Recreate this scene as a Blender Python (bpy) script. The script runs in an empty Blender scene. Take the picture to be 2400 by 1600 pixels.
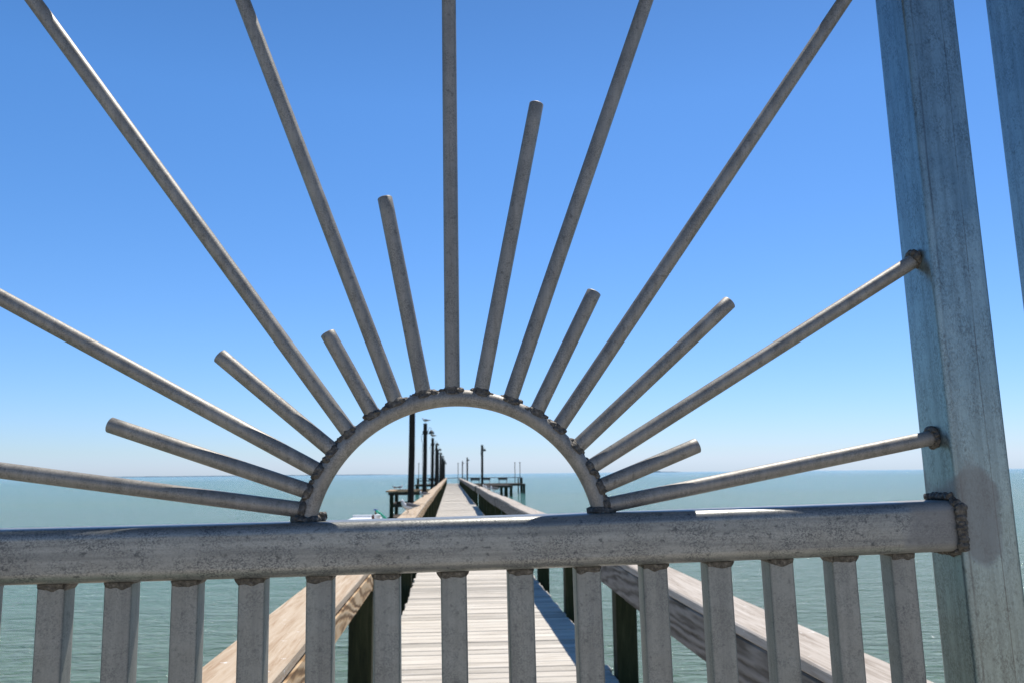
import bpy, bmesh, math, random
from mathutils import Vector, Matrix, noise
R = math.radians
random.seed(7)
sc = bpy.context.scene
C = sc.collection

# ------------------------------------------------------------------ camera
EYE = 1.33
psi, th, ro = R(4.2834), R(9.0387), -0.0094
fw = Vector((math.sin(psi)*math.cos(th), math.cos(psi)*math.cos(th), math.sin(th)))
rt = Vector((math.cos(psi), -math.sin(psi), 0)); up = rt.cross(fw)
rt, up = rt*math.cos(ro)+up*math.sin(ro), up*math.cos(ro)-rt*math.sin(ro)
cd = bpy.data.cameras.new('camera'); cam = bpy.data.objects.new('camera', cd); C.objects.link(cam)
cam.matrix_world = Matrix(((rt.x, up.x, -fw.x, 0), (rt.y, up.y, -fw.y, 0), (rt.z, up.z, -fw.z, EYE), (0, 0, 0, 1)))
cd.sensor_width = 36; cd.lens = 36*1937/2400; cd.clip_start = 0.02; cd.clip_end = 60000
cd.dof.use_dof = True; cd.dof.focus_distance = 0.86; cd.dof.aperture_fstop = 17
sc.camera = cam

# ------------------------------------------------------------------ world, sun, exposure
to_sun = Vector((0.235, 0.38, 1.0)).normalized()
w = bpy.data.worlds.new('World'); sc.world = w; w.use_nodes = True
nt = w.node_tree; bg = nt.nodes['Background']
sky = nt.nodes.new('ShaderNodeTexSky'); sky.sky_type = 'NISHITA'; sky.sun_disc = False
sky.sun_elevation = math.asin(to_sun.z); sky.sun_rotation = math.atan2(to_sun.x, to_sun.y)
sky.air_density = 1.0; sky.dust_density = 0.25; sky.ozone_density = 2.0
# grade the clear sky a deeper blue; it darkens towards the zenith
sp_ = nt.nodes.new('ShaderNodeSeparateColor'); cb_ = nt.nodes.new('ShaderNodeCombineColor'); nt.links.new(sky.outputs[0], sp_.inputs[0])
def wm(op, a, b):
    x = nt.nodes.new('ShaderNodeMath'); x.operation = op
    for i, v in enumerate((a, b)):
        if isinstance(v, (int, float)): x.inputs[i].default_value = v
        else: nt.links.new(v, x.inputs[i])
    return x.outputs[0]
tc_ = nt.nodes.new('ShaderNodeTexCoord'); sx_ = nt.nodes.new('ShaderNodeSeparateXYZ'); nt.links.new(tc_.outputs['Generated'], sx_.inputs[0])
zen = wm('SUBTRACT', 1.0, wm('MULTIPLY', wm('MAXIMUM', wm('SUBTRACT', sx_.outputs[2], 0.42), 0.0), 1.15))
ch_ = [wm('MULTIPLY', wm('POWER', sp_.outputs[i], g_), k_) for i, (k_, g_) in enumerate(((0.46, 1.23), (0.94, 0.98), (1.30, 1.01)))]
ch_[2] = wm('MAXIMUM', ch_[2], wm('MULTIPLY', ch_[1], 1.17)); ch_[0] = wm('MINIMUM', ch_[0], wm('MULTIPLY', ch_[1], 0.85))
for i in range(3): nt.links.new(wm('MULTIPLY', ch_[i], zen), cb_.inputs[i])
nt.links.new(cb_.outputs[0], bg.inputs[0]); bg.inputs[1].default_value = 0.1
sd = bpy.data.lights.new('sun', 'SUN'); sd.energy = 5.0; sd.angle = R(0.53); sd.color = (1.0, 0.95, 0.88)
so = bpy.data.objects.new('sun', sd); C.objects.link(so); so.location = (5, 10, 40)
so.rotation_euler = to_sun.to_track_quat('Z', 'Y').to_euler()
sc.view_settings.view_transform = 'Standard'; sc.view_settings.look = 'None'
sc.view_settings.exposure = 0.22; sc.view_settings.gamma = 1.0

# ------------------------------------------------------------------ node helpers
def new_mat(name):
    m = bpy.data.materials.new(name); m.use_nodes = True
    n = m.node_tree; b = n.nodes['Principled BSDF']
    return m, n, b
def L(n, a, b): n.links.new(a, b)
def coord(n, scale=(1, 1, 1), loc=(0, 0, 0), kind='Object'):
    tc = n.nodes.new('ShaderNodeTexCoord'); mp = n.nodes.new('ShaderNodeMapping')
    mp.inputs['Scale'].default_value = scale; mp.inputs['Location'].default_value = loc
    L(n, tc.outputs[kind], mp.inputs[0]); return mp.outputs[0]
def noi(n, vec, scale, detail=4, rough=0.55, dist=0.0):
    t = n.nodes.new('ShaderNodeTexNoise'); t.inputs['Scale'].default_value = scale
    t.inputs['Detail'].default_value = detail; t.inputs['Roughness'].default_value = rough
    t.inputs['Distortion'].default_value = dist; L(n, vec, t.inputs['Vector']); return t.outputs['Fac']
def ramp(n, fac, stops, interp='LINEAR'):
    r = n.nodes.new('ShaderNodeValToRGB'); r.color_ramp.interpolation = interp
    el = r.color_ramp.elements
    while len(el) < len(stops): el.new(0.5)
    for e, (p, c) in zip(el, stops):
        e.position = p; e.color = (c, c, c, 1) if isinstance(c, (int, float)) else (*c, 1)
    L(n, fac, r.inputs[0]); return r.outputs[0]
def mix(n, fac, a, b, mode='MIX'):
    x = n.nodes.new('ShaderNodeMix'); x.data_type = 'RGBA'; x.blend_type = mode
    for s, v in ((0, fac), (6, a), (7, b)):
        if isinstance(v, (int, float)): x.inputs[s].default_value = v
        elif isinstance(v, tuple): x.inputs[s].default_value = (*v, 1)
        else: L(n, v, x.inputs[s])
    return x.outputs[2]
def mth(n, op, a, b=0.0, c=0.0):
    x = n.nodes.new('ShaderNodeMath'); x.operation = op
    for s, v in ((0, a), (1, b), (2, c)):
        if isinstance(v, (int, float)): x.inputs[s].default_value = v
        else: L(n, v, x.inputs[s])
    return x.outputs[0]
def bump(n, h, b, strength=0.3, dist=0.002):
    x = n.nodes.new('ShaderNodeBump'); x.inputs['Strength'].default_value = strength
    x.inputs['Distance'].default_value = dist; L(n, h, x.inputs['Height']); L(n, x.outputs[0], b.inputs['Normal'])
    return x

# ------------------------------------------------------------------ materials
def galvanised(name, light=(0.35, 0.35, 0.32), dark=(0.075, 0.08, 0.083), metal=0.55, rough=0.38, speck=1.0, stretch=(1, 1, 1), stain=None, seams=()):
    m, n, b = new_mat(name)
    co = coord(n, stretch)
    big = noi(n, co, 26, 5, 0.65)
    base = mix(n, ramp(n, big, [(0.32, 0.0), (0.68, 1.0)]), tuple(c*0.78 for c in light), light)
    sp = noi(n, co, 720, 4, 0.7); spm = noi(n, coord(n, stretch, (3, 1, 7)), 60, 3, 0.6)
    strk = noi(n, coord(n, (0.03*stretch[0], 1, 1) if stretch[0] < 1 or stretch[2] >= 1 else (1, 1, 0.03)), 150, 4, 0.6)
    base = mix(n, mth(n, 'MULTIPLY', ramp(n, strk, [(0.42, 0.0), (0.66, 1.0)]), 0.38*speck), base, dark)
    speckm = mth(n, 'MULTIPLY', ramp(n, sp, [(0.43, 0.0), (0.60, 1.0)]), ramp(n, spm, [(0.38, 0.25), (0.62, 1.0)]))
    base = mix(n, mth(n, 'MULTIPLY', speckm, min(1.0, 0.72*speck)), base, dark)
    dots = noi(n, coord(n, stretch, (9, 4, 2)), 210, 2, 0.5)
    base = mix(n, mth(n, 'MULTIPLY', ramp(n, dots, [(0.62, 0.0), (0.74, 1.0)]), 0.6*speck), base, tuple(c*0.8 for c in dark))
    rgh = mth(n, 'MULTIPLY_ADD', big, 0.25, rough-0.1)
    met = metal
    sep = None
    if stain or seams:
        tc = n.nodes.new('ShaderNodeTexCoord'); sep = n.nodes.new('ShaderNodeSeparateXYZ'); L(n, tc.outputs['Object'], sep.inputs[0])
    for (sx, sw) in seams:
        wob = noi(n, coord(n, (1, 1, 1)), 3.0, 2)
        d = mth(n, 'ABSOLUTE', mth(n, 'SUBTRACT', mth(n, 'MULTIPLY_ADD', wob, 0.008, sep.outputs[0]), sx+0.004))
        brk = ramp(n, noi(n, coord(n, (1, 1, 0.3), (1, 8, 3)), 60, 3), [(0.35, 0.25), (0.6, 1.0)])
        base = mix(n, mth(n, 'MULTIPLY', mth(n, 'MULTIPLY', ramp(n, mth(n, 'DIVIDE', d, sw), [(0.3, 1.0), (1.0, 0.0)]), brk), 0.55), base, (0.07, 0.06, 0.055))
    if stain:
        cx, cz, rx, rz, colr = stain
        ex = mth(n, 'DIVIDE', mth(n, 'SUBTRACT', sep.outputs[0], cx), rx); ez = mth(n, 'DIVIDE', mth(n, 'SUBTRACT', sep.outputs[2], cz), rz)
        d = mth(n, 'SQRT', mth(n, 'ADD', mth(n, 'POWER', mth(n, 'ABSOLUTE', ex), 2.0), mth(n, 'POWER', mth(n, 'ABSOLUTE', ez), 2.0)))
        d = mth(n, 'ADD', d, mth(n, 'MULTIPLY_ADD', noi(n, coord(n), 30, 4), 1.1, -0.55))
        k = ramp(n, d, [(0.80, 1.0), (1.05, 0.0)])
        base = mix(n, mth(n, 'MULTIPLY', k, 0.6), base, colr)
        rgh = mth(n, 'MULTIPLY_ADD', k, 0.15, rgh)
        met = mth(n, 'MULTIPLY_ADD', k, -metal*0.7, metal)
    L(n, base, b.inputs['Base Color'])
    if isinstance(met, float): b.inputs['Metallic'].default_value = met
    else: L(n, met, b.inputs['Metallic'])
    L(n, rgh, b.inputs['Roughness'])
    bump(n, mth(n, 'ADD', sp, big), b, 0.25, 0.0006)
    return m
M = {}
M['rail'] = galvanised('galvanised_rail', speck=1.2, stretch=(0.8, 1, 1), stain=(0.462, -0.065, 0.045, 0.11, (0.19, 0.18, 0.165)))
M['bal'] = galvanised('galvanised_baluster', light=(0.29, 0.292, 0.262), stretch=(1, 1, 0.99), speck=0.75, metal=0.3)
M['rod'] = galvanised('galvanised_rod', light=(0.32, 0.30, 0.265), dark=(0.08, 0.074, 0.062), stretch=(1, 1, 0.99), speck=0.85, metal=0.35, rough=0.5)
M['post'] = galvanised('galvanised_post', light=(0.31, 0.385, 0.385), stretch=(1, 1, 0.6), metal=0.82, rough=0.30, speck=0.8,
                       stain=(0.489, -0.05, 0.026, 0.052, (0.19, 0.175, 0.155)), seams=((0.4775, 0.0014), (0.508, 0.0008)))
M['hinge_post'] = galvanised('galvanised_thick_post', light=(0.33, 0.40, 0.41), stretch=(1, 1, 0.6), metal=0.85, rough=0.38, speck=0.7)
m, n, b = new_mat('weld_metal'); M['weld'] = m
co = coord(n); f = noi(n, co, 240, 4, 0.7)
L(n, ramp(n, f, [(0.35, (0.04, 0.035, 0.028)), (0.55, (0.105, 0.092, 0.075)), (0.74, (0.24, 0.215, 0.18))]), b.inputs['Base Color'])
b.inputs['Metallic'].default_value = 0.3; b.inputs['Roughness'].default_value = 0.6
bump(n, f, b, 0.9, 0.0015)
m, n, b = new_mat('rusty_bolt'); M['bolt'] = m
f = noi(n, coord(n), 120, 4); L(n, ramp(n, f, [(0.4, (0.30, 0.30, 0.31)), (0.6, (0.20, 0.09, 0.04))]), b.inputs['Base Color'])
b.inputs['Metallic'].default_value = 0.6; b.inputs['Roughness'].default_value = 0.4

def wood(name, cols, stretch, scale=30, rough=0.85, island=0.35, bstr=0.5, knots=0.0, bdist=0.003):
    m, n, b = new_mat(name)
    co = coord(n, stretch)
    geo = n.nodes.new('ShaderNodeNewGeometry')
    off = n.nodes.new('ShaderNodeVectorMath'); off.operation = 'ADD'; L(n, co, off.inputs[0])
    cmb = n.nodes.new('ShaderNodeCombineXYZ')
    for i in range(3): L(n, mth(n, 'MULTIPLY', geo.outputs['Random Per Island'], 37.0+i*11), cmb.inputs[i])
    L(n, cmb.outputs[0], off.inputs[1]); v = off.outputs[0]
    g = noi(n, v, scale, 8, 0.68, 0.6)
    g2 = noi(n, v, scale*0.22, 4, 0.6, 1.5 if knots else 0.3)
    if knots:
        wv = n.nodes.new('ShaderNodeTexWave'); wv.wave_type = 'RINGS'; wv.inputs['Scale'].default_value = scale*0.2
        wv.inputs['Distortion'].default_value = 16; wv.inputs['Detail'].default_value = 6; wv.inputs['Detail Scale'].default_value = 1.1
        L(n, v, wv.inputs['Vector'])
        g = mth(n, 'ADD', mth(n, 'MULTIPLY', g, 1-knots), mth(n, 'MULTIPLY', wv.outputs['Fac'], knots))
    c = ramp(n, g, [(0.30, cols[0]), (0.50, cols[1]), (0.68, cols[2])])
    c = mix(n, ramp(n, g2, [(0.35, 0.0), (0.7, 0.5)]), c, cols[1])
    tint = mth(n, 'MULTIPLY_ADD', geo.outputs['Random Per Island'], island, 1-island*0.6)
    cc = n.nodes.new('ShaderNodeVectorMath'); cc.operation = 'SCALE'; L(n, c, cc.inputs[0]); L(n, tint, cc.inputs['Scale'])
    L(n, cc.outputs[0], b.inputs['Base Color']); b.inputs['Roughness'].default_value = rough
    b.inputs['Specular IOR Level'].default_value = 0.25
    bump(n, g, b, bstr, bdist)
    return m
def droppings(m):
    n = m.node_tree; b = n.nodes['Principled BSDF']; src = b.inputs['Base Color'].links[0].from_socket
    d = mth(n, 'MULTIPLY', ramp(n, noi(n, coord(n, (1, 1, 1)), 28, 3, 0.6), [(0.665, 0.0), (0.70, 1.0)]), ramp(n, noi(n, coord(n, (1, 1, 1), (4, 2, 1)), 2.0, 2), [(0.45, 0.0), (0.55, 1.0)]))
    L(n, mix(n, mth(n, 'MULTIPLY', d, 0.8), src, (0.75, 0.74, 0.70)), b.inputs['Base Color'])
M['deck'] = wood('weathered_deck_wood', ((0.24, 0.20, 0.155), (0.52, 0.475, 0.405), (0.62, 0.585, 0.52)), (0.05, 1, 1), 44, island=0.42)
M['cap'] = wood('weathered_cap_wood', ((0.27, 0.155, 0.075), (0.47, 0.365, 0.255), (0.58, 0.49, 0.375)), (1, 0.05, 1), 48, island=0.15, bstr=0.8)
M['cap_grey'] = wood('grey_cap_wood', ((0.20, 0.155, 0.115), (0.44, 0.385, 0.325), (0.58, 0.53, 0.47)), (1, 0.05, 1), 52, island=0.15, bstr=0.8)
M['side_grey'] = wood('grey_side_wood', ((0.07, 0.055, 0.04), (0.20, 0.175, 0.145), (0.30, 0.27, 0.235)), (1, 0.12, 1), 34, island=0.2, knots=0.3, bstr=0.9)  # right side boards: their shade is painted in as a darker, greyer wood
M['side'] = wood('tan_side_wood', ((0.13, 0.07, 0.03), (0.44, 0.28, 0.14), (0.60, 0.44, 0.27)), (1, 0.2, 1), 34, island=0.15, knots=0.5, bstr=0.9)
M['post_wood'] = wood('green_treated_wood', ((0.012, 0.013, 0.005), (0.032, 0.034, 0.013), (0.062, 0.06, 0.028)), (1, 1, 0.1), 30, island=0.25)
M['pole_wood'] = wood('dark_pole_wood', ((0.010, 0.008, 0.006), (0.024, 0.019, 0.015), (0.05, 0.042, 0.03)), (1, 1, 0.08), 26, island=0.3)
M['far_wood'] = wood('brown_platform_wood', ((0.035, 0.026, 0.017), (0.07, 0.053, 0.036), (0.13, 0.10, 0.07)), (0.2, 0.2, 1), 20, island=0.3)
for k_ in ('cap', 'cap_grey', 'deck'): droppings(M[k_])
def plain(name, col, rough=0.6, metal=0.0, nz=0.15, sc_=20):
    m, n, b = new_mat(name); f = noi(n, coord(n), sc_, 4)
    L(n, ramp(n, f, [(0.3, tuple(c*(1-nz) for c in col)), (0.7, tuple(min(1, c*(1+nz)) for c in col))]), b.inputs['Base Color'])
    b.inputs['Roughness'].default_value = rough; b.inputs['Metallic'].default_value = metal
    bump(n, f, b, 0.15, 0.002); return m
M['shade'] = plain('lamp_shade_metal', (0.10, 0.10, 0.09), 0.5, 0.5)
M['lamp_pipe'] = plain('lamp_pipe_metal', (0.30, 0.30, 0.29), 0.45, 0.6)
M['bulb'] = plain('milky_glass', (0.6, 0.6, 0.55), 0.2)
M['white'] = plain('white_laminate', (0.78, 0.78, 0.77), 0.45, 0, 0.05)
M['blue'] = plain('blue_plastic', (0.02, 0.05, 0.30), 0.4)
M['green'] = plain('green_hose_rubber', (0.02, 0.42, 0.24), 0.4)
M['brass'] = plain('brown_fitting', (0.20, 0.09, 0.05), 0.5, 0.4)
M['gull_white'] = plain('white_feathers', (0.75, 0.74, 0.72), 0.8, 0, 0.05, 60)
M['gull_grey'] = plain('grey_feathers', (0.16, 0.15, 0.15), 0.8, 0, 0.2, 60)
M['gull_brown'] = plain('mottled_brown_feathers', (0.26, 0.19, 0.14), 0.8, 0, 0.5, 60)
M['gull_black'] = plain('black_feathers', (0.03, 0.03, 0.035), 0.7, 0, 0.2, 60)
M['bill'] = plain('dark_bill', (0.12, 0.05, 0.03), 0.5)

# water
m, n, b = new_mat('bay_water'); M['water'] = m
geo = n.nodes.new('ShaderNodeNewGeometry')
def wmap(s, l=(0, 0, 0), rz=0):
    mp = n.nodes.new('ShaderNodeMapping'); mp.inputs['Scale'].default_value = s; mp.inputs['Location'].default_value = l
    mp.inputs['Rotation'].default_value = (0, 0, rz); L(n, geo.outputs['Position'], mp.inputs[0]); return mp.outputs[0]
w1 = noi(n, wmap((0.8, 1.9, 1), rz=R(10)), 3.6, 6, 0.55, 0.5)
w2 = noi(n, wmap((0.6, 1.6, 1), (5, 9, 0), rz=R(-12)), 0.8, 3, 0.5, 0.3)
hh = mth(n, 'ADD', mth(n, 'MULTIPLY', w1, 0.62), mth(n, 'MULTIPLY', w2, 0.8))
bump(n, hh, b, 1.0, 0.62)
sep = n.nodes.new('ShaderNodeSeparateXYZ'); L(n, geo.outputs['Position'], sep.inputs[0])
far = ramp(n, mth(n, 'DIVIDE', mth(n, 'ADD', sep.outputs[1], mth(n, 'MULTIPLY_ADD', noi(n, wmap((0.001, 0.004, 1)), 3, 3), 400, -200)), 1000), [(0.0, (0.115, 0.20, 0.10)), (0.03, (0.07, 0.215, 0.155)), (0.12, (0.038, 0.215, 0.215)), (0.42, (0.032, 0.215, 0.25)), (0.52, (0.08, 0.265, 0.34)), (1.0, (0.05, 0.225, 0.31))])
pat = noi(n, wmap((0.02, 0.06, 1)), 1.0, 4)
L(n, mix(n, mth(n, 'MULTIPLY', ramp(n, pat, [(0.4, 0.0), (0.65, 1.0)]), 0.35), far, (0.10, 0.17, 0.12)), b.inputs['Base Color'])
L(n, ramp(n, mth(n, 'DIVIDE', sep.outputs[1], 200), [(0.0, 0.5), (0.12, 0.42), (0.5, 0.2)]), b.inputs['Specular IOR Level'])   # small waves scatter the far mirror image
b.inputs['Roughness'].default_value = 0.08; b.inputs['IOR'].default_value = 1.33
M['shore'] = plain('distant_shore_vegetation', (0.16, 0.24, 0.30), 0.9, 0, 0.3, 0.01)  # pale blue distance haze painted into the shore colour

# ------------------------------------------------------------------ mesh helpers
def tag(o, label=None, cat=None, group=None, kind=None):
    if label: o['label'] = label
    if cat: o['category'] = cat
    if group: o['group'] = group
    if kind: o['kind'] = kind
    return o
def obj(name, bm, mat, parent=None, smooth=False, angle=None):
    me = bpy.data.meshes.new(name); bmesh.ops.recalc_face_normals(bm, faces=bm.faces); bm.to_mesh(me); bm.free()
    if smooth:
        for p in me.polygons: p.use_smooth = True
        if angle: me.set_sharp_from_angle(angle=R(angle))
    me.materials.append(mat)
    o = bpy.data.objects.new(name, me); C.objects.link(o)
    if parent: o.parent = parent
    if name == 'weld_bead' and len(me.vertices) > 160:      # fuse the lumps into one skin of metal
        md = o.modifiers.new('fuse', 'REMESH'); md.mode = 'VOXEL'; md.voxel_size = 0.0005; md.use_smooth_shade = True
        sm = o.modifiers.new('soften', 'SMOOTH'); sm.factor = 0.5; sm.iterations = 4
    return o
def empty(name, loc=(0, 0, 0), rot=(0, 0, 0)):
    o = bpy.data.objects.new(name, None); o.location = loc; o.rotation_euler = rot; C.objects.link(o)
    o.empty_display_size = 0.1; return o
def copy_tree(o, parent=None):
    c = o.copy(); C.objects.link(c); c.parent = parent
    for ch in list(o.children): copy_tree(ch, c)
    return c
def box(bm, lo, hi, bev=0.0, seg=1):
    r = bmesh.ops.create_cube(bm, size=1)
    s = [hi[i]-lo[i] for i in range(3)]; c = [(hi[i]+lo[i])/2 for i in range(3)]
    for v in r['verts']: v.co = Vector((v.co.x*s[0]+c[0], v.co.y*s[1]+c[1], v.co.z*s[2]+c[2]))
    if bev: bmesh.ops.bevel(bm, geom=list({e for v in r['verts'] for e in v.link_edges}), offset=bev, segments=seg, affect='EDGES', profile=0.5)
def frame_for(d):
    d = d.normalized(); a = Vector((0, 0, 1)) if abs(d.z) < 0.9 else Vector((0, 1, 0))
    x = d.cross(a).normalized(); return x, d.cross(x)
def tube(bm, pts, rad, seg=16, cap=True, rads=None, dome=0.0):
    pts = [Vector(p) for p in pts]; rings = []; x0 = None
    for i, p in enumerate(pts):
        d = (pts[min(i+1, len(pts)-1)]-pts[max(i-1, 0)]).normalized()
        if x0 is None: x, y = frame_for(d)
        else:
            x = (x0-d*x0.dot(d)).normalized(); y = d.cross(x)
        x0 = x; r = rads[i] if rads else rad
        rings.append([bm.verts.new(p+(x*math.cos(2*math.pi*k/seg)+y*math.sin(2*math.pi*k/seg))*r) for k in range(seg)])
    for a, c in zip(rings, rings[1:]):
        for k in range(seg): bm.faces.new((a[k], a[(k+1) % seg], c[(k+1) % seg], c[k]))
    if cap: bm.faces.new(rings[0][::-1]); bm.faces.new(rings[-1])
    return rings
def rrect(w_, h_, r, n_=5):
    out = []
    for cx, cy, a0 in ((w_/2-r, h_/2-r, 0), (-w_/2+r, h_/2-r, 90), (-w_/2+r, -h_/2+r, 180), (w_/2-r, -h_/2+r, 270)):
        for k in range(n_+1):
            a = R(a0+90*k/n_); out.append((cx+r*math.cos(a), cy+r*math.sin(a)))
    return out
def extrude(bm, prof, origin, ax, ay, d, length, steps=1):
    o = Vector(origin); ax, ay, d = Vector(ax), Vector(ay), Vector(d); rings = []
    for s in range(steps+1):
        rings.append([bm.verts.new(o+ax*p[0]+ay*p[1]+d*(length*s/steps)) for p in prof])
    m_ = len(prof)
    for a, c in zip(rings, rings[1:]):
        for k in range(m_): bm.faces.new((a[k], a[(k+1) % m_], c[(k+1) % m_], c[k]))
    bm.faces.new(rings[0][::-1]); bm.faces.new(rings[-1])
def lathe(bm, prof, centre, seg=20, axis=Vector((0, 0, 1))):
    x, y = frame_for(axis); c = Vector(centre); rings = []
    for r, h in prof:
        rings.append([bm.verts.new(c+axis*h+(x*math.cos(2*math.pi*k/seg)+y*math.sin(2*math.pi*k/seg))*max(r, 1e-4)) for k in range(seg)])
    for a, d in zip(rings, rings[1:]):
        for k in range(seg): bm.faces.new((a[k], a[(k+1) % seg], d[(k+1) % seg], d[k]))
    bm.faces.new(rings[0][::-1]); bm.faces.new(rings[-1])
def blob(bm, c, r, seed=0, sub=3, amp=0.3, sq=(1, 1, 1)):
    res = bmesh.ops.create_icosphere(bm, subdivisions=sub, radius=1.0)
    for v in res['verts']:
        nz = noise.noise(v.co*1.6+Vector((seed*3.1, seed*1.7, seed))) + 0.45*noise.noise(v.co*4+Vector((seed, 5, 2)))
        q = v.co*(1+amp*nz); v.co = Vector(c)+Vector((q.x*sq[0], q.y*sq[1], q.z*sq[2]))*r

# ------------------------------------------------------------------ setting: water, sky is the world, far shore
WZ = -1.27
bm = bmesh.new(); s_ = 25000
for f_ in ((-s_, -600), ): pass
vs = [bm.verts.new(p) for p in ((-s_, -3000, WZ), (s_, -3000, WZ), (s_, 24000, WZ), (-s_, 24000, WZ))]; bm.faces.new(vs)
tag(obj('water', bm, M['water']), kind='structure')
# unseen shore added behind the camera to bounce warm light onto the gate
bm = bmesh.new(); box(bm, (-400, -600, -1.6), (400, -1.4, -0.03))
M['sand'] = plain('pale_shell_ground', (0.52, 0.45, 0.36), 0.9, 0, 0.2, 2.0)
tag(obj('ground', bm, M['sand']), kind='structure')
def shore(x0, x1, Y, h, seed):
    bm = bmesh.new(); N = 90; prev = None
    for i in range(N+1):
        x = x0+(x1-x0)*i/N; e = min(1, 8*i/N, 8*(N-i)/N)
        hh_ = h*e*(0.55+0.6*abs(noise.noise(Vector((i*0.35, seed, 0))))+0.35*noise.noise(Vector((i*1.3, seed, 4))))
        q = [bm.verts.new((x, Y+dy, WZ+z)) for dy, z in ((0, -1), (0, hh_*0.7), (60, hh_), (400, hh_), (460, -1))]
        if prev:
            for k in range(4): bm.faces.new((prev[k], q[k], q[k+1], prev[k+1]))
        prev = q
    return tag(obj('distant_shore', bm, M['shore'], smooth=True), kind='structure')
shore(-3400, -300, 7000, 8, 1); shore(1550, 2150, 7600, 8, 3); shore(1750, 1900, 7400, 15, 8)

# ------------------------------------------------------------------ the metal gate  (local frame: origin at eye height in the rod plane)
TILT = R(-0.95)       # right end rides a little high
gate = empty('metal_gate', (0, 0.78, EYE), (0, TILT, 0))
tag(gate, 'grey galvanised metal gate with sunburst rods radiating from a small arch', 'gate')
ct, st = math.cos(-TILT), math.sin(-TILT)
def loc(x, z):        # straight world x, z (mm) -> gate frame
    x, z = x/1000, z/1000; return Vector((x*ct+z*st, 0, -x*st+z*ct))
PL, PR = -0.457, 0.4715
PW = 0.056
RT, RB = -0.0372, -0.0838
def sag(x): return -0.0024*(1-(x/0.46)**2)
# middle rail
bm = bmesh.new(); extrude(bm, rrect(0.0508, RT-RB, 0.0098, 10), (PL, 0, (RT+RB)/2), (0, 1, 0), (0, 0, 1), (1, 0, 0), PR+0.004-PL, 80)
for v in bm.verts: v.co.z += sag(v.co.x)
rail = obj('cross_rail', bm, M['rail'], gate, True, 40)
# top rail, bottom rail (above and below the picture; they throw the shadows on the rods)
TB = 0.520
bm = bmesh.new(); extrude(bm, rrect(0.0508, 0.0508, 0.008), (PL, 0, TB+0.0254), (0, 1, 0), (0, 0, 1), (1, 0, 0), PR-PL); obj('top_rail', bm, M['rail'], gate, True, 40)
bm = bmesh.new(); extrude(bm, rrect(0.0508, 0.0508, 0.008), (PL, 0, -1.17), (0, 1, 0), (0, 0, 1), (1, 0, 0), PR-PL); obj('bottom_rail', bm, M['rail'], gate, True, 40)
# side posts
for x0 in (PR, PL-PW):
    bm = bmesh.new(); extrude(bm, rrect(PW, PW+0.001, 0.006, 6), (x0+PW/2, 0, -1.30), (1, 0, 0), (0, 1, 0), (0, 0, 1), 1.30+0.62, 4)
    obj('side_post', bm, M['post'], gate, True, 40)
# weld round the rail end on the post
def weld_line(bm, pts, r, seed, step=0.006, sq=(1, 1, 1)):
    pts = [Vector(p) for p in pts]; k = 0
    for a, c in zip(pts, pts[1:]):
        nn = max(1, int((c-a).length/step))
        for i in range(nn):
            p = a.lerp(c, i/nn); k += 1
            blob(bm, p+Vector((random.uniform(-1, 1), random.uniform(-1, 1), random.uniform(-1, 1)))*r*0.25, r*random.uniform(0.75, 1.2), seed+k, 2, 0.35, sq)
bm = bmesh.new(); xe = PR+0.001; zc0, zc1 = RB-0.001, RT+0.001; yf = -0.0272
weld_line(bm, [(xe, 0.024, zc1+0.002), (xe, -0.018, zc1+0.003), (xe+0.001, yf, zc1-0.006), (xe+0.001, yf-0.001, zc0+0.006), (xe, -0.018, zc0), (xe, 0.024, zc0)], 0.0034, 50, 0.0012, (1.45, 0.8, 1.0))
obj('weld_bead', bm, M['weld'], rail, True)
# arch
AC = Vector((0.0046, 0, -0.0674)); AR = 0.1380; TR = 0.0072; AT = 0.0081
bm = bmesh.new(); a0 = math.asin((RT-AC.z)/AR)
apts = [AC+Vector((math.cos(a)*AR, 0, math.sin(a)*AR)) for a in [a0+(math.pi-2*a0)*i/72 for i in range(73)]]
apts = [apts[0]+Vector((0.0015, 0, -0.008))]+apts+[apts[-1]+Vector((-0.0015, 0, -0.008))]
tube(bm, apts, AT, 24); arch = obj('arch', bm, M['rod'], gate, True, 50)
for s in (1, -1):
    bm = bmesh.new(); cx = AC.x+s*math.cos(a0)*AR
    for k in range(16):
        a = k*math.pi/8+random.uniform(-.2, .2)
        blob(bm, (cx+0.0085*math.cos(a)+s*0.001, 0.0085*math.sin(a), RT-0.0006), random.uniform(0.0028, 0.0052), k+s*40, 2, 0.4, (1.2, 1.2, 1))
    if s < 0: blob(bm, (cx+0.0125, 0.005, RT+0.0016), 0.0048, 91, 3, 0.5)
    obj('weld_bead', bm, M['weld'], arch, True)
# ray rods: (far end, end at the arch), mm in the plane of the gate
rods = [('L1', (-402.1, 6.9), (-140.3, -30.3)), ('s', (-309.3, 46.9), (-137, -12)), ('L', (-415.4, 164.4), (-128.9, 8)), ('s', (-214.5, 110.2), (-115.2, 27.8)),
        ('T', (-409.4, 462.3), (-97.7, 43.8)), ('s', (-115.9, 131.5), (-75.1, 59.9)), ('T', (-208.6, 469.5), (-53.1, 71.2)), ('s', (-64.4, 265), (-26.3, 78.1)),
        ('T', (-2.9, 476.8), (1.5, 81)), ('s', (85.3, 365.9), (29.5, 80.9)), ('T', (202, 484.1), (57.5, 72.6)), ('s', (138.9, 172.7), (83.1, 60.9)),
        ('T', (415.4, 491.7), (105.7, 48.1)), ('s', (273.4, 163.6), (125.3, 29.5)), ('R', (459.7, 203.7), (138.1, 9)), ('s', (234.7, 24.6), (147.9, -10.1)), ('R', (462, 29), (160.3, -27.6))]
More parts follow.
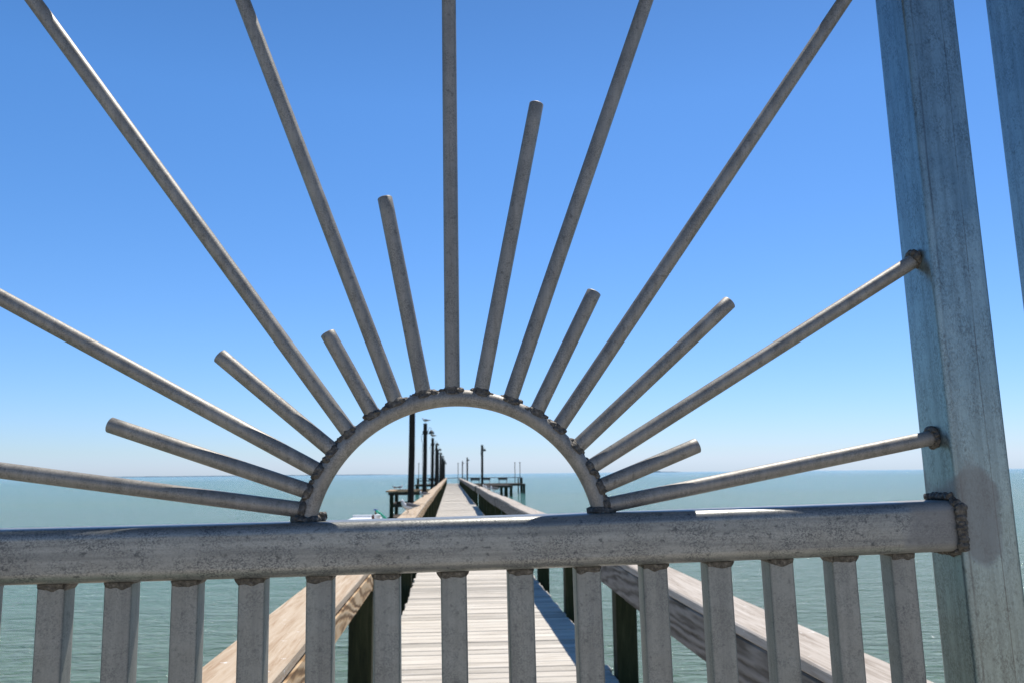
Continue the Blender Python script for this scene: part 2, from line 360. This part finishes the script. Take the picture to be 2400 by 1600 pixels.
for i, (kd, far_, near_) in enumerate(rods):
    a, c = loc(*far_), loc(*near_); d = (a-c).normalized()
    if kd in ('L', 'L1'): a = c+d*((PL-c.x)/d.x)
    if kd == 'R': a = c+d*((PR-c.x)/d.x)
    if kd == 'T': a = c+d*((TB-c.z)/d.z)
    # run the foot into the arch tube
    foot = c
    for q in range(400):
        if (foot-AC).length < AR+0.004: break
        foot = foot-d*0.0005
    bm = bmesh.new(); Ln = (a-foot).length; N = 14; pts = [foot+(a-foot)*t/N for t in range(N+1)]
    if kd == 's':
        pts += [a+d*0.0006, a+d*0.0010]; rr = [TR]*(N+1)+[TR-0.0005, TR-0.0013]
    else: rr = None
    tube(bm, pts, TR, 28, True, rr)
    rod = obj('ray_rod', bm, M['rod'], gate, True, 50)
    # weld lumps around the foot
    bm = bmesh.new(); x, y = Vector((0, 1, 0)), d.cross(Vector((0, 1, 0))).normalized()
    fc = foot+d*((AR+AT)-(foot-AC).length)
    # a fused collar that spreads from the rod onto the arch
    rg = []; NS = 28
    for j in range(7):
        t = j/6; ring = []
        for k in range(NS):
            an = 2*math.pi*k/NS; dirv = x*math.cos(an)+y*math.sin(an)
            nz = noise.noise(Vector((math.cos(an)*1.7+i*5.1, math.sin(an)*1.7, t*1.2))); nz2 = noise.noise(Vector((math.cos(an)*5+i*3.7, math.sin(an)*5, t*5)))
            hgt = -0.0048+t*(0.0068+0.0022*nz); rad = TR*(1.02+0.30*(1-t)**1.4*(1+0.9*nz)*(1.0 if abs(math.sin(an)) > 0.3 else 0.75))+0.0007*nz2*(1-t*0.7)
            if t == 1: rad = TR*0.98
            ring.append(bm.verts.new(fc+dirv*rad+d*hgt))
        rg.append(ring)
    for a_, c_ in zip(rg, rg[1:]):
        for k in range(NS): bm.faces.new((a_[k], a_[(k+1) % NS], c_[(k+1) % NS], c_[k]))
    bm.faces.new(rg[0][::-1]); bm.faces.new(rg[-1])
    for k in range(random.choice((2, 3, 4))):
        an = random.choice((-1, 1))*random.uniform(0.5, 1.9)+math.pi; rad = TR*random.uniform(1.0, 1.25); rr_ = random.uniform(0.0022, 0.0038)
        blob(bm, fc+(x*math.cos(an)*rad*0.85+y*math.sin(an)*rad)-d*random.uniform(0.0, 0.003), rr_, i*20+k, 3, 0.3, (1.1, 1, 0.8))
    for sd_ in (-1, 1):
        if random.random() < 0.35: continue
        rr_ = random.uniform(0.0028, 0.0046)
        p = fc+y*sd_*(TR+rr_*random.uniform(0.2, 0.7))-d*random.uniform(0.0015, 0.004)+x*random.uniform(-0.004, 0.001)
        p = AC+(p-AC).normalized()*min((p-AC).length, AR+TR+0.0008)
        blob(bm, p, rr_, i*20+400+sd_, 3, 0.35, (1.15, 0.9, 0.85))
    obj('weld_bead', bm, M['weld'], rod, True)
    if kd in ('R', 'L', 'L1'):                          # weld at the post
        bm = bmesh.new()
        for k in range(11):
            an = 2*math.pi*k/11; p = a+(x*math.cos(an)+y*math.sin(an))*TR*1.1
            blob(bm, p-d*0.001, random.uniform(0.003, 0.0048), i*20+k+800, 2, 0.35)
        obj('weld_bead', bm, M['weld'], rod, True)
# balusters
bx = [-419.5, -357.9, -301.6, -244.8, -187.4, -128.4, -69.0, -9.2, 51.4, 113.2, 175.0, 235.3, 294.2, 354.6, 411.8]
HB = 0.0117
for i, xb in enumerate(bx):
    x = xb/1000+HB+0.0005
    c = loc(0, 0); xg = x*ct+(-0.09)*st
    bm = bmesh.new(); extrude(bm, rrect(2*HB, 2*HB, 0.0026, 4), (xg, 0, RB-0.0015), (1, 0, 0), (0, 1, 0), (0, 0, -1), 1.055, 8)
    bo = obj('baluster', bm, M['bal'], gate, True, 40)
    bm = bmesh.new(); z = RB-0.002+sag(xg)
    for face in (-1, 1):
        prev = None; N = 14
        for k in range(N+1):
            t = k/N; px = xg-HB+0.0008+t*(2*HB-0.0016); dz = 0.0032+0.0026*noise.noise(Vector((t*3.1, i*2.3, face)))+0.0012*math.sin(t*math.pi)
            q = [bm.verts.new(v) for v in ((px, face*(HB-0.003), z+0.002), (px, face*(HB+0.0018), z+0.0016), (px, face*(HB+0.0009), z-dz*0.6), (px, face*(HB+0.0002), z-dz), (px, face*(HB-0.003), z-dz))]
            if prev:
                for j in range(4): bm.faces.new((prev[j], q[j], q[j+1], prev[j+1]))
                bm.faces.new((prev[4], q[4], q[0], prev[0]))
            else: bm.faces.new(q)
            prev = q
        bm.faces.new(prev[::-1])
    for s in (-1, 1):                                    # fillets that flare at the sides
        e = random.uniform(0.001, 0.0042) if random.random() < 0.6 else 0.0006; y0, y1 = -HB+0.001, HB-0.001
        q = [(xg+s*(HB-0.001), z+0.002), (xg+s*(HB+e), z+0.002), (xg+s*(HB+e*0.8), z-0.0005), (xg+s*(HB-0.001), z-e*1.3-0.001)]
        f0 = [bm.verts.new((u, y0, v)) for u, v in q]; f1 = [bm.verts.new((u, y1, v)) for u, v in q]
        bm.faces.new(f0); bm.faces.new(f1[::-1])
        for j in range(4): bm.faces.new((f0[j], f0[(j+1) % 4], f1[(j+1) % 4], f1[j]))
    obj('weld_bead', bm, M['weld'], bo, True, 50)

# hinge post at the right
hp = empty('hinge_post', (0.690, 0.80, 0)); hp.rotation_euler = (0, TILT*0.9, 0)
tag(hp, 'thick grey metal hinge post at the right edge beside the sunburst gate', 'post')
bm = bmesh.new(); extrude(bm, rrect(0.09, 0.09, 0.006, 5), (0.0, 0, 0), (1, 0, 0), (0, 1, 0), (0, 0, 1), 2.1, 4); obj('tube', bm, M['hinge_post'], hp, True, 40)
bm = bmesh.new(); lathe(bm, [(0.011, 0.0), (0.011, 0.003), (0.0085, 0.0035), (0.0085, 0.0085), (0.006, 0.0115), (0.001, 0.012)], (-0.0448, -0.017, 1.667), 20, Vector((-1, 0, 0))); obj('bolt', bm, M['bolt'], hp, True, 35)

# ------------------------------------------------------------------ pier
DL, DR = -0.46, 1.095
pier = empty('wooden_pier', (0, 0, 0)); tag(pier, 'long weathered plank pier deck running straight out over the bay to the horizon', 'pier')
bm = bmesh.new(); y = -1.39; k = 0
while y < 118:
    wd = 0.134+random.uniform(-0.002, 0.002); gp = random.uniform(0.011, 0.019)
    ex = random.uniform(-0.012, 0.012); ex2 = random.uniform(-0.012, 0.012)
    if 35.2 < y < 36.9: ex2 += 0.0
    dz = random.uniform(-0.003, 0.003)
    box(bm, (DL+ex, y, -0.038+dz), (DR+ex2, y+wd, dz), 0.004 if y < 25 else 0.0)
    y += wd+gp
obj('deck', bm, M['deck'], pier)
for x in (-0.36, 0.32, 0.98):
    bm = bmesh.new(); box(bm, (x-0.035, -1.38, -0.25), (x+0.035, 118, -0.045)); obj('joist', bm, M['far_wood'], pier)
postsL = [5.2+2.55*k for k in range(-1, 45) if 5.2+2.55*k < 108]
postsR = [3.15+2.5*k for k in range(0, 45) if 3.15+2.5*k < 108]
def crossbeams():
    for i, yy in enumerate([6.3+5.0*k for k in range(0, 21)]):
        bm = bmesh.new(); box(bm, (DL-0.05, yy+0.15, -0.46), (DR+0.05, yy+0.22, -0.255)); obj('cross_beam', bm, M['far_wood'], pier)
crossbeams()
TOP = 0.795
def handrail(side, y0, y1, posts, label, seed):
    root = empty('handrail', ((DL-0.1) if side < 0 else DR+0.1, y0, 0)); tag(root, label, 'handrail', 'wooden handrails along the pier')
    rx = root.location.copy()
    ps = [p for p in posts if y0 <= p <= y1]
    xi = DL+0.005 if side < 0 else DR-0.045
    def wob(y):
        return (noise.noise(Vector((y*0.11, seed, 0)))*0.035+noise.noise(Vector((y*0.5, seed, 9)))*0.008,
                noise.noise(Vector((y*0.16, seed, 5)))*0.03)
    for p in ps:
        bm = bmesh.new(); a = DL-0.006-0.14 if side < 0 else DR+0.006
        wx, wz = wob(p); lean = random.uniform(-0.01, 0.01)
        box(bm, (a-rx.x, p-y0, WZ-0.8), (a+0.14-rx.x, p+0.14-y0, TOP-0.04+wz-0.004), 0.006)
        obj('post', bm, M['post_wood'], root)
    # cap boards and side boards laid in lengths between posts
    y = y0; first = True
    while y < y1-0.3:
        ln = 4.9 if not first else 4.9-0.7; first = False; e = min(y+ln, y1); N = max(3, int((e-y)/0.35))
        jx, jz = random.uniform(-0.008, 0.008), random.uniform(-0.005, 0.006)
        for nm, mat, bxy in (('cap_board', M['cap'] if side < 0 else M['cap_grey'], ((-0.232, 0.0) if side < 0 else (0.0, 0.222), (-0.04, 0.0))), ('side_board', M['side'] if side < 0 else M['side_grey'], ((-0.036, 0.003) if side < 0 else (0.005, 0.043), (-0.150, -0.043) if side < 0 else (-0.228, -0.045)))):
            bm = bmesh.new(); (xa, xb), (za, zb) = bxy; rings = []; b_ = 0.006
            prof = [(xa+b_, za), (xb-b_, za), (xb, za+b_), (xb, zb-b_), (xb-b_, zb), (xa+b_, zb), (xa, zb-b_), (xa, za+b_)]
            for i in range(N+1):
                yy = y+0.003+(e-y-0.006)*i/N; wx, wz = wob(yy)
                wx += jx; wz += jz
                rings.append([bm.verts.new((xi+u+wx-rx.x, yy-y0, TOP+v+wz)) for u, v in prof])
            for a, c in zip(rings, rings[1:]):
                for j in range(8): bm.faces.new((a[j], a[(j+1) % 8], c[(j+1) % 8], c[j]))
            bm.faces.new(rings[0]); bm.faces.new(rings[-1][::-1])
            obj(nm, bm, mat, root)
        y = e
    return root
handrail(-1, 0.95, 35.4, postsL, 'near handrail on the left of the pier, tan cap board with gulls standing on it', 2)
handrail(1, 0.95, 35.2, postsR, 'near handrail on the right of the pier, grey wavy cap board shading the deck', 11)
handrail(-1, 35.9, 108, postsL, 'far handrail on the left of the pier behind the row of lamp poles', 5)
handrail(1, 37.2, 108, postsR, 'far handrail on the right of the pier running to the end platform', 14)

# ------------------------------------------------------------------ lamp poles
def lamp_pole(lamp=True, h=2.85, r=0.063):
    root = empty('lamp_pole'); bm = bmesh.new(); N = 8
    pts = [Vector((0.02*noise.noise(Vector((i*0.4, 3, 1))), 0, WZ-0.6+(h-WZ+0.6)*i/N)) for i in range(N+1)]
    tube(bm, pts, r, 14, True, [r*(1.12-0.2*i/N) for i in range(N+1)]); obj('pole', bm, M['pole_wood'], root, True, 50)
    if lamp:
        z = h-0.27; bm = bmesh.new()
        tube(bm, [(r*0.8, 0, z), (0.09, 0, z+0.03), (0.10, 0, z+0.10), (0.13, 0, z+0.145), (0.175, 0, z+0.14), (0.19, 0, z+0.06)], 0.007, 8); obj('bracket', bm, M['lamp_pipe'], root, True)
        bm = bmesh.new(); lathe(bm, [(0.025, 0.065), (0.035, 0.05), (0.072, 0.02), (0.087, -0.03), (0.084, -0.05), (0.075, -0.045), (0.062, 0.01), (0.02, 0.04)], (0.192, 0, z), 20); sh = obj('lamp_shade', bm, M['shade'], root, True, 40)
        bm = bmesh.new(); lathe(bm, [(0.012, 0.03), (0.03, 0.0), (0.035, -0.03), (0.02, -0.06), (0.001, -0.065)], (0.192, 0, z), 14); obj('bulb', bm, M['bulb'], sh, True)
        bm = bmesh.new(); box(bm, (-0.012-r, -0.03, z-0.06), (r+0.014, 0.07, z+0.05), 0.008); obj('junction_box', bm, M['shade'], root)
        bm = bmesh.new(); tube(bm, [(-r-0.01, 0, z-0.02), (-r-0.05, 0, z-0.12), (-r-0.045, 0, z-0.2), (-r-0.008, 0, z-0.35), (-r-0.015, 0, z-0.7), (-r-0.006, 0, z-1.3), (-r-0.012, 0, 0.3)], 0.006, 6); obj('cable', bm, M['pole_wood'], root, True)
    return root
proto = lamp_pole()
names = ['tall dark wooden pole nearest the gate, rising behind the metal arch', 'domed lamp pole with a white gull on top, second in the left row',
         'domed lamp pole with a brown seabird on top, third in the left row']
ord_ = ['fourth', 'fifth', 'sixth', 'seventh', 'eighth', 'ninth', 'tenth', 'eleventh', 'twelfth']
for i, yy in enumerate([16.5, 25.3, 35.6, 43.5, 52, 61, 70, 79, 88, 97, 106]):
    o = lamp_pole(False) if i == 0 else proto if i == 1 else copy_tree(proto)
    o.location = (-0.765+random.uniform(-.015, .015), yy, 0); o.rotation_euler = (R(random.uniform(-.4, .4)), R(random.uniform(-.5, .5)), R(random.uniform(-8, 8)))
    if i == 0: o.location.z = 0.03
    tag(o, names[i] if i < 3 else 'dark lamp pole with a domed lamp, %s along the left row of the pier' % ord_[i-3], 'lamp pole', 'lamp poles along the left handrail')
for i, (x, yy, z, lb) in enumerate(((1.62, 43, -0.05, 'nearest and tallest looking pole on the right side of the pier'), (1.54, 78, 0, 'thin pole second nearest on the right side of the pier'),
        (1.37, 97, -0.05, 'thin pole third on the right side, close to the end platform'))):
    o = copy_tree(proto); o.location = (x, yy, z); o.rotation_euler = (0, 0, R(random.uniform(-70, -40)))
    tag(o, lb, 'lamp pole', 'lamp poles right of the pier')
# thin poles on the end platform
tp = empty('thin_pole'); bm = bmesh.new(); tube(bm, [(0, 0, 0.0), (0, 0, 2.78)], 0.045, 10); obj('pole', bm, M['pole_wood'], tp, True, 50)
bm = bmesh.new(); box(bm, (-0.09, -0.07, 2.78), (0.12, 0.07, 2.86), 0.01); obj('floodlight', bm, M['shade'], tp)
for i, (x, yy, lb) in enumerate(((-4.45, 117.6, 'thin pole with a small light at the left corner of the end platform'), (1.05, 117.6, 'faint thin pole on the end platform just right of the deck end'),
        (2.35, 115, 'thin pole on the end platform behind the right lamp poles'), (9.05, 117.6, 'thin pole just inside the right corner of the end platform'), (9.55, 115.0, 'thin pole at the right corner of the end platform'))):
    o = tp if i == 0 else copy_tree(tp); o.location = (x, yy, 0); tag(o, lb, 'pole', 'thin poles on the end platform')

# ------------------------------------------------------------------ platforms
def part(bmf, name, mat, root, **k):
    bm = bmesh.new(); bmf(bm); return obj(name, bm, mat, root, **k)
def planks(bm, x0, x1, y0, y1, z=0.0):
    y = y0
    while y < y1-0.01:
        e = min(y+0.139, y1); box(bm, (x0+random.uniform(-.01, .01), y, z-0.038), (x1+random.uniform(-.01, .01), e, z+random.uniform(-.002, .002))); y += 0.149
eh = empty('end_platform', (2.5, 113, 0)); tag(eh, 'dark wooden cross platform with rails at the far end of the pier', 'platform')
def ep(bm, lo, hi, **k): box(bm, (lo[0]-2.5, lo[1]-113, lo[2]), (hi[0]-2.5, hi[1]-113, hi[2]), **k)
bm = bmesh.new(); planks(bm, DR+0.03-2.5, 9.7-2.5, 108.5-113, 118-113, -0.006); obj('deck', bm, M['far_wood'], eh)
bm = bmesh.new(); planks(bm, -4.6-2.5, DL-0.03-2.5, 108.5-113, 118-113, -0.006); obj('deck', bm, M['far_wood'], eh)
for y_ in (108.55, 117.85):
    bm = bmesh.new(); ep(bm, (-4.6, y_, -0.26), (9.7, y_+0.1, -0.05)); obj('beam', bm, M['far_wood'], eh)
for lo, hi in (((-4.62, 117.9, 0.72), (9.72, 118.1, 0.80)), ((9.52, 113.2, 0.72), (9.72, 117.88, 0.80)), ((-4.62, 113, 0.72), (-4.42, 117.88, 0.80)), ((-4.6, 117.95, 0.34), (-0.7, 118.0, 0.46))):
    bm = bmesh.new(); ep(bm, lo, hi, bev=0.01); obj('rail', bm, M['far_wood'], eh)
for x in (-4.55, -1.6, 1.9, 4.45, 9.45):
    for y_ in (117.7,):
        bm = bmesh.new(); ep(bm, (x, y_+0.05, WZ-0.5), (x+0.16, y_+0.19, 0.71)); obj('piling', bm, M['post_wood'], eh)
for x, y_ in ((9.4, 112.7), (9.4, 108.7), (4.4, 109), (-4.5, 112.9), (-4.5, 108.7)):
    bm = bmesh.new(); ep(bm, (x, y_, WZ-0.5), (x+0.30, y_+0.3, -0.055 if y_ < 110 else 0.71)); obj('piling', bm, M['post_wood'], eh)
sp = empty('side_platform', (4, 100, 0)); tag(sp, 'low brown side platform on pilings right of the pier before its end', 'platform')
bm = bmesh.new(); planks(bm, DR+0.2-4, 3.05, -5, 5, -0.01); obj('deck', bm, M['far_wood'], sp)
bm = bmesh.new(); box(bm, (DR+0.2-4, -5.06, -0.26), (3.05, -4.96, -0.04)); obj('beam', bm, M['far_wood'], sp)
bm = bmesh.new(); box(bm, (2.93, -4.9, -0.26), (3.03, 5, -0.05)); obj('beam', bm, M['far_wood'], sp)
for x, y_ in ((2.72, -4.85), (2.2, -4.85), (1.62, -4.85), (2.7, 4.4), (0.2, -4.85)):
    bm = bmesh.new(); box(bm, (x, y_, WZ-0.5), (x+0.3, y_+0.3, -0.27)); obj('piling', bm, M['post_wood'], sp)
# benches / screen boards by the end rail
def bench():
    r = empty('bench'); 
    for z0, z1, y0, y1, nm in ((0.42, 0.47, -0.4, 0.0, 'seat'), (0.50, 0.78, 0.0, 0.05, 'backrest')):
        bm = bmesh.new(); box(bm, (-0.65, y0, z0), (0.65, y1, z1), 0.01); obj(nm, bm, M['far_wood'], r)
    for x in (-0.55, 0.5):
        bm = bmesh.new(); box(bm, (x, -0.36, 0), (x+0.06, -0.30, 0.415)); obj('leg', bm, M['far_wood'], r)
        bm = bmesh.new(); box(bm, (x, -0.02, 0), (x+0.06, -0.002, 0.70)); obj('leg', bm, M['far_wood'], r)
    return r
b0 = bench()
for i, (x, yy, rz, lb) in enumerate(((7.3, 117.2, 0, 'dark bench against the end rail, the one farther right'), (4.9, 117.2, 0, 'dark bench against the end rail beside the middle piling'),
                       (3.3, 112.5, 0, 'dark bench nearest the pier handrail on the end platform'), (-2.4, 116.5, 0, 'dark bench on the left wing of the end platform'))):
    o = b0 if i == 0 else copy_tree(b0); o.location = (x, yy, 0); tag(o, lb, 'bench', 'benches on the end platform')
# bump-out left
bo_ = empty('fishing_stand', (-1.25, 27.5, 0)); tag(bo_, 'small dark wooden fishing stand built out from the left of the pier', 'platform')
def q(lo, hi, nm, mat='far_wood', bev=0.006):
    bm = bmesh.new(); box(bm, (lo[0]+1.25, lo[1]-27.5, lo[2]), (hi[0]+1.25, hi[1]-27.5, hi[2]), bev); obj(nm, bm, M[mat], bo_)
bm = bmesh.new(); planks(bm, -1.95+1.25, -0.66+1.25, -1.0, 1.3); obj('deck', bm, M['far_wood'], bo_)
for y_ in (26.5, 28.9):
    q((-1.90, y_, WZ-0.5), (-1.78, y_+0.12, 0.775), 'post', 'post_wood')
    q((-2.02, y_-0.06, 0.78), (-0.69, y_+0.14, 0.825), 'rail', 'side')
    q((-1.94, y_-0.045, 0.69), (-0.74, y_-0.005, 0.775), 'rail')
    q((-1.775, y_-0.04, 0.32), (-0.70, y_-0.005, 0.42), 'rail')
q((-2.02, 26.67, 0.78), (-1.80, 28.83, 0.825), 'rail', 'side')
q((-1.86, 26.63, 0.32), (-1.82, 28.89, 0.42), 'rail')
q((-1.98, 26.36, -0.20), (-0.62, 26.44, -0.045), 'beam')

# ------------------------------------------------------------------ cleaning table, tap, hose
tb = empty('cleaning_table', (-0.86, 8.0, 0)); tag(tb, 'white topped fish cleaning table fixed outside the left handrail', 'table')
bm = bmesh.new(); box(bm, (-0.14, -0.75, 0.865), (0.16, 0.72, 0.90), 0.006, 2); obj('table_top', bm, M['white'], tb)
bm = bmesh.new(); box(bm, (-0.14, 0.725, 0.865), (0.16, 0.74, 0.925), 0.003); obj('splash_board', bm, M['white'], tb)
for y_ in (-0.5, 0.45):
    bm = bmesh.new(); tube(bm, [(-0.10, y_, 0.86), (0.24, y_, 0.42)], 0.022, 8); obj('brace', bm, M['far_wood'], tb)
tp_ = empty('water_tap', (-0.715, 8.15, 0.90)); tag(tp_, 'water tap with a blue handle standing on the white cleaning table', 'tap')
bm = bmesh.new(); tube(bm, [(0, 0, 0.002), (0, 0, 0.085)], 0.0085, 10); obj('pipe', bm, M['brass'], tp_, True, 50)
bm = bmesh.new(); lathe(bm, [(0.010, 0), (0.019, 0.006), (0.021, 0.03), (0.015, 0.045), (0.009, 0.05)], (-0.018, 0, 0.002), 14); obj('valve', bm, M['brass'], tp_, True, 50)
bm = bmesh.new(); tube(bm, [(0, 0, 0.080), (0, 0, 0.094)], 0.006, 8); box(bm, (-0.021, -0.006, 0.094), (0.021, 0.006, 0.104), 0.003); obj('handle', bm, M['blue'], tp_, True, 50)
cup = empty('bait_tub', (-0.685, 8.0, 0.90)); tag(cup, 'small white tub beside the blue handled tap', 'tub')
bm = bmesh.new(); lathe(bm, [(0.022, 0.0), (0.030, 0.045), (0.0315, 0.046), (0.0315, 0.049), (0.028, 0.049), (0.026, 0.044), (0.019, 0.004)], (0, 0, 0.001), 20); obj('tub', bm, M['white'], cup, True, 50)
bm = bmesh.new(); lathe(bm, [(0.033, 0.0), (0.033, 0.006), (0.02, 0.009)], (0, 0, 0.051), 20); obj('lid', bm, M['white'], cup, True, 50)
bm = bmesh.new(); tube(bm, [(-0.705, 8.12, 0.985), (-0.68, 8.1, 0.975), (-0.63, 8.12, 0.93), (-0.585, 8.15, 0.875), (-0.53, 8.2, 0.825), (-0.50, 8.4, 0.816), (-0.49, 9.0, 0.82)], 0.011, 10)
tag(obj('garden_hose', bm, M['green'], None, True), 'bright green hose hanging from the tap down to the left cap board', 'hose')

# ------------------------------------------------------------------ gulls
def gull(kind='hooded', standing=0.05):
    root = empty('gull')
    spine = [(-0.20, 0.118, .006, .018), (-0.15, 0.122, .018, .026), (-0.09, 0.118, .036, .040), (-0.03, 0.112, .050, .050), (0.03, 0.116, .052, .054), (0.075, 0.135, .042, .044),
             (0.098, 0.168, .029, .031), (0.108, 0.196, .028, .029), (0.122, 0.214, .026, .026), (0.140, 0.214, .017, .018), (0.150, 0.211, .007, .008)]
    bm = bmesh.new(); rings = []; sg = 14
    for i, (x, z, ry, rz) in enumerate(spine):
        a = spine[max(i-1, 0)]; c = spine[min(i+1, len(spine)-1)]; d = Vector((c[0]-a[0], 0, c[1]-a[1])).normalized(); nrm = Vector((-d.z, 0, d.x))
        rings.append([bm.verts.new(Vector((x, 0, z))+Vector((0, 1, 0))*ry*math.cos(2*math.pi*k/sg)+nrm*rz*math.sin(2*math.pi*k/sg)) for k in range(sg)])
    for a, c in zip(rings, rings[1:]):
        for k in range(sg): bm.faces.new((a[k], a[(k+1) % sg], c[(k+1) % sg], c[k]))
    bm.faces.new(rings[0][::-1]); bm.faces.new(rings[-1]); body = obj('body', bm, M['gull_brown'] if kind == 'brown' else M['gull_white'], root, True)
    if kind == 'hooded':
        bm = bmesh.new(); blob(bm, (0.121, 0, 0.214), 0.0315, 1, 3, 0.05, (1, 0.95, 0.95)); obj('hood', bm, M['gull_black'], root, True)
    for s in (-1, 1):
        bm = bmesh.new(); pr = [(0.055, 0.145, .012, .032), (0.0, 0.142, .020, .040), (-0.08, 0.134, .017, .033), (-0.16, 0.128, .010, .018), (-0.24, 0.128, .004, .006)]; rg = []
        for x, z, ry, rz in pr:
            rg.append([bm.verts.new((x, s*(0.036 if x > -0.1 else 0.02)+ry*math.cos(2*math.pi*k/10), z+rz*math.sin(2*math.pi*k/10))) for k in range(10)])
        for a, c in zip(rg, rg[1:]):
            for k in range(10): bm.faces.new((a[k], a[(k+1) % 10], c[(k+1) % 10], c[k]))
        bm.faces.new(rg[0][::-1]); bm.faces.new(rg[-1]); obj('wing', bm, M['gull_brown'] if kind == 'brown' else M['gull_grey'], root, True)
        bm = bmesh.new(); tube(bm, [(0.012, s*0.02, 0.09), (0.0, s*0.02, 0.045), (0.008, s*0.02, 0.004)], 0.004, 7)
        vs = [bm.verts.new(p) for p in ((-0.005, s*0.02, 0.001), (0.035, s*0.02-0.014, 0.001), (0.035, s*0.02+0.014, 0.001), (-0.005, s*0.02, 0.005), (0.033, s*0.02-0.012, 0.004), (0.033, s*0.02+0.012, 0.004))]
        for f_ in ((0, 2, 1), (3, 4, 5), (0, 1, 4, 3), (1, 2, 5, 4), (2, 0, 3, 5)): bm.faces.new([vs[j] for j in f_])
        obj('leg', bm, M['bill'], root)
    bm = bmesh.new(); tube(bm, [(0.142, 0, 0.211), (0.165, 0, 0.207), (0.182, 0, 0.198)], 0.006, 8, True, [0.0075, 0.0055, 0.0015]); obj('beak', bm, M['bill'], root, True)
    return root
kinds = {k: gull(k) for k in ('white', 'hooded', 'brown')}; used = set()
def place(kind, x, y, z, rz, s, label):
    o = kinds[kind] if kind not in used else copy_tree(kinds[kind]); used.add(kind)
    o.location = (x, y, z); o.rotation_euler = (0, 0, R(rz)); o.scale = (s, s, s)
    tag(o, label, 'gull', 'gulls on the pier')
place('white', -0.585, 11.7, 0.80, 215, 0.80, 'white headed gull standing on the left cap board, nearest bird to the gate')
place('hooded', -0.63, 19.6, 0.80, 165, 0.70, 'dark headed gull on the left cap board beyond the nearest gull')
place('brown', -0.765, 35.6, 2.86, 200, 0.75, 'brown seabird perched on top of the third lamp pole')
place('hooded', -1.90, 28.9, 0.828, 160, 0.55, 'small dark headed gull on the outer corner of the fishing stand rail')
place('white', -1.72, 28.9, 0.828, 10, 0.6, 'small white gull on the fishing stand rail beside the dark headed one')
place('white', -0.765, 25.3, 2.86, 175, 0.68, 'white gull perched on top of the second lamp pole')
place('hooded', 1.24, 24.0, 0.80, 155, 0.85, 'dark headed gull on the right cap board, the biggest of the three there')
place('white', 1.17, 26.2, 0.80, 190, 0.75, 'white gull on the right cap board next to the dark headed one')
place('white', 1.20, 29.0, 0.80, 170, 0.7, 'farthest white gull of the three on the right cap board')
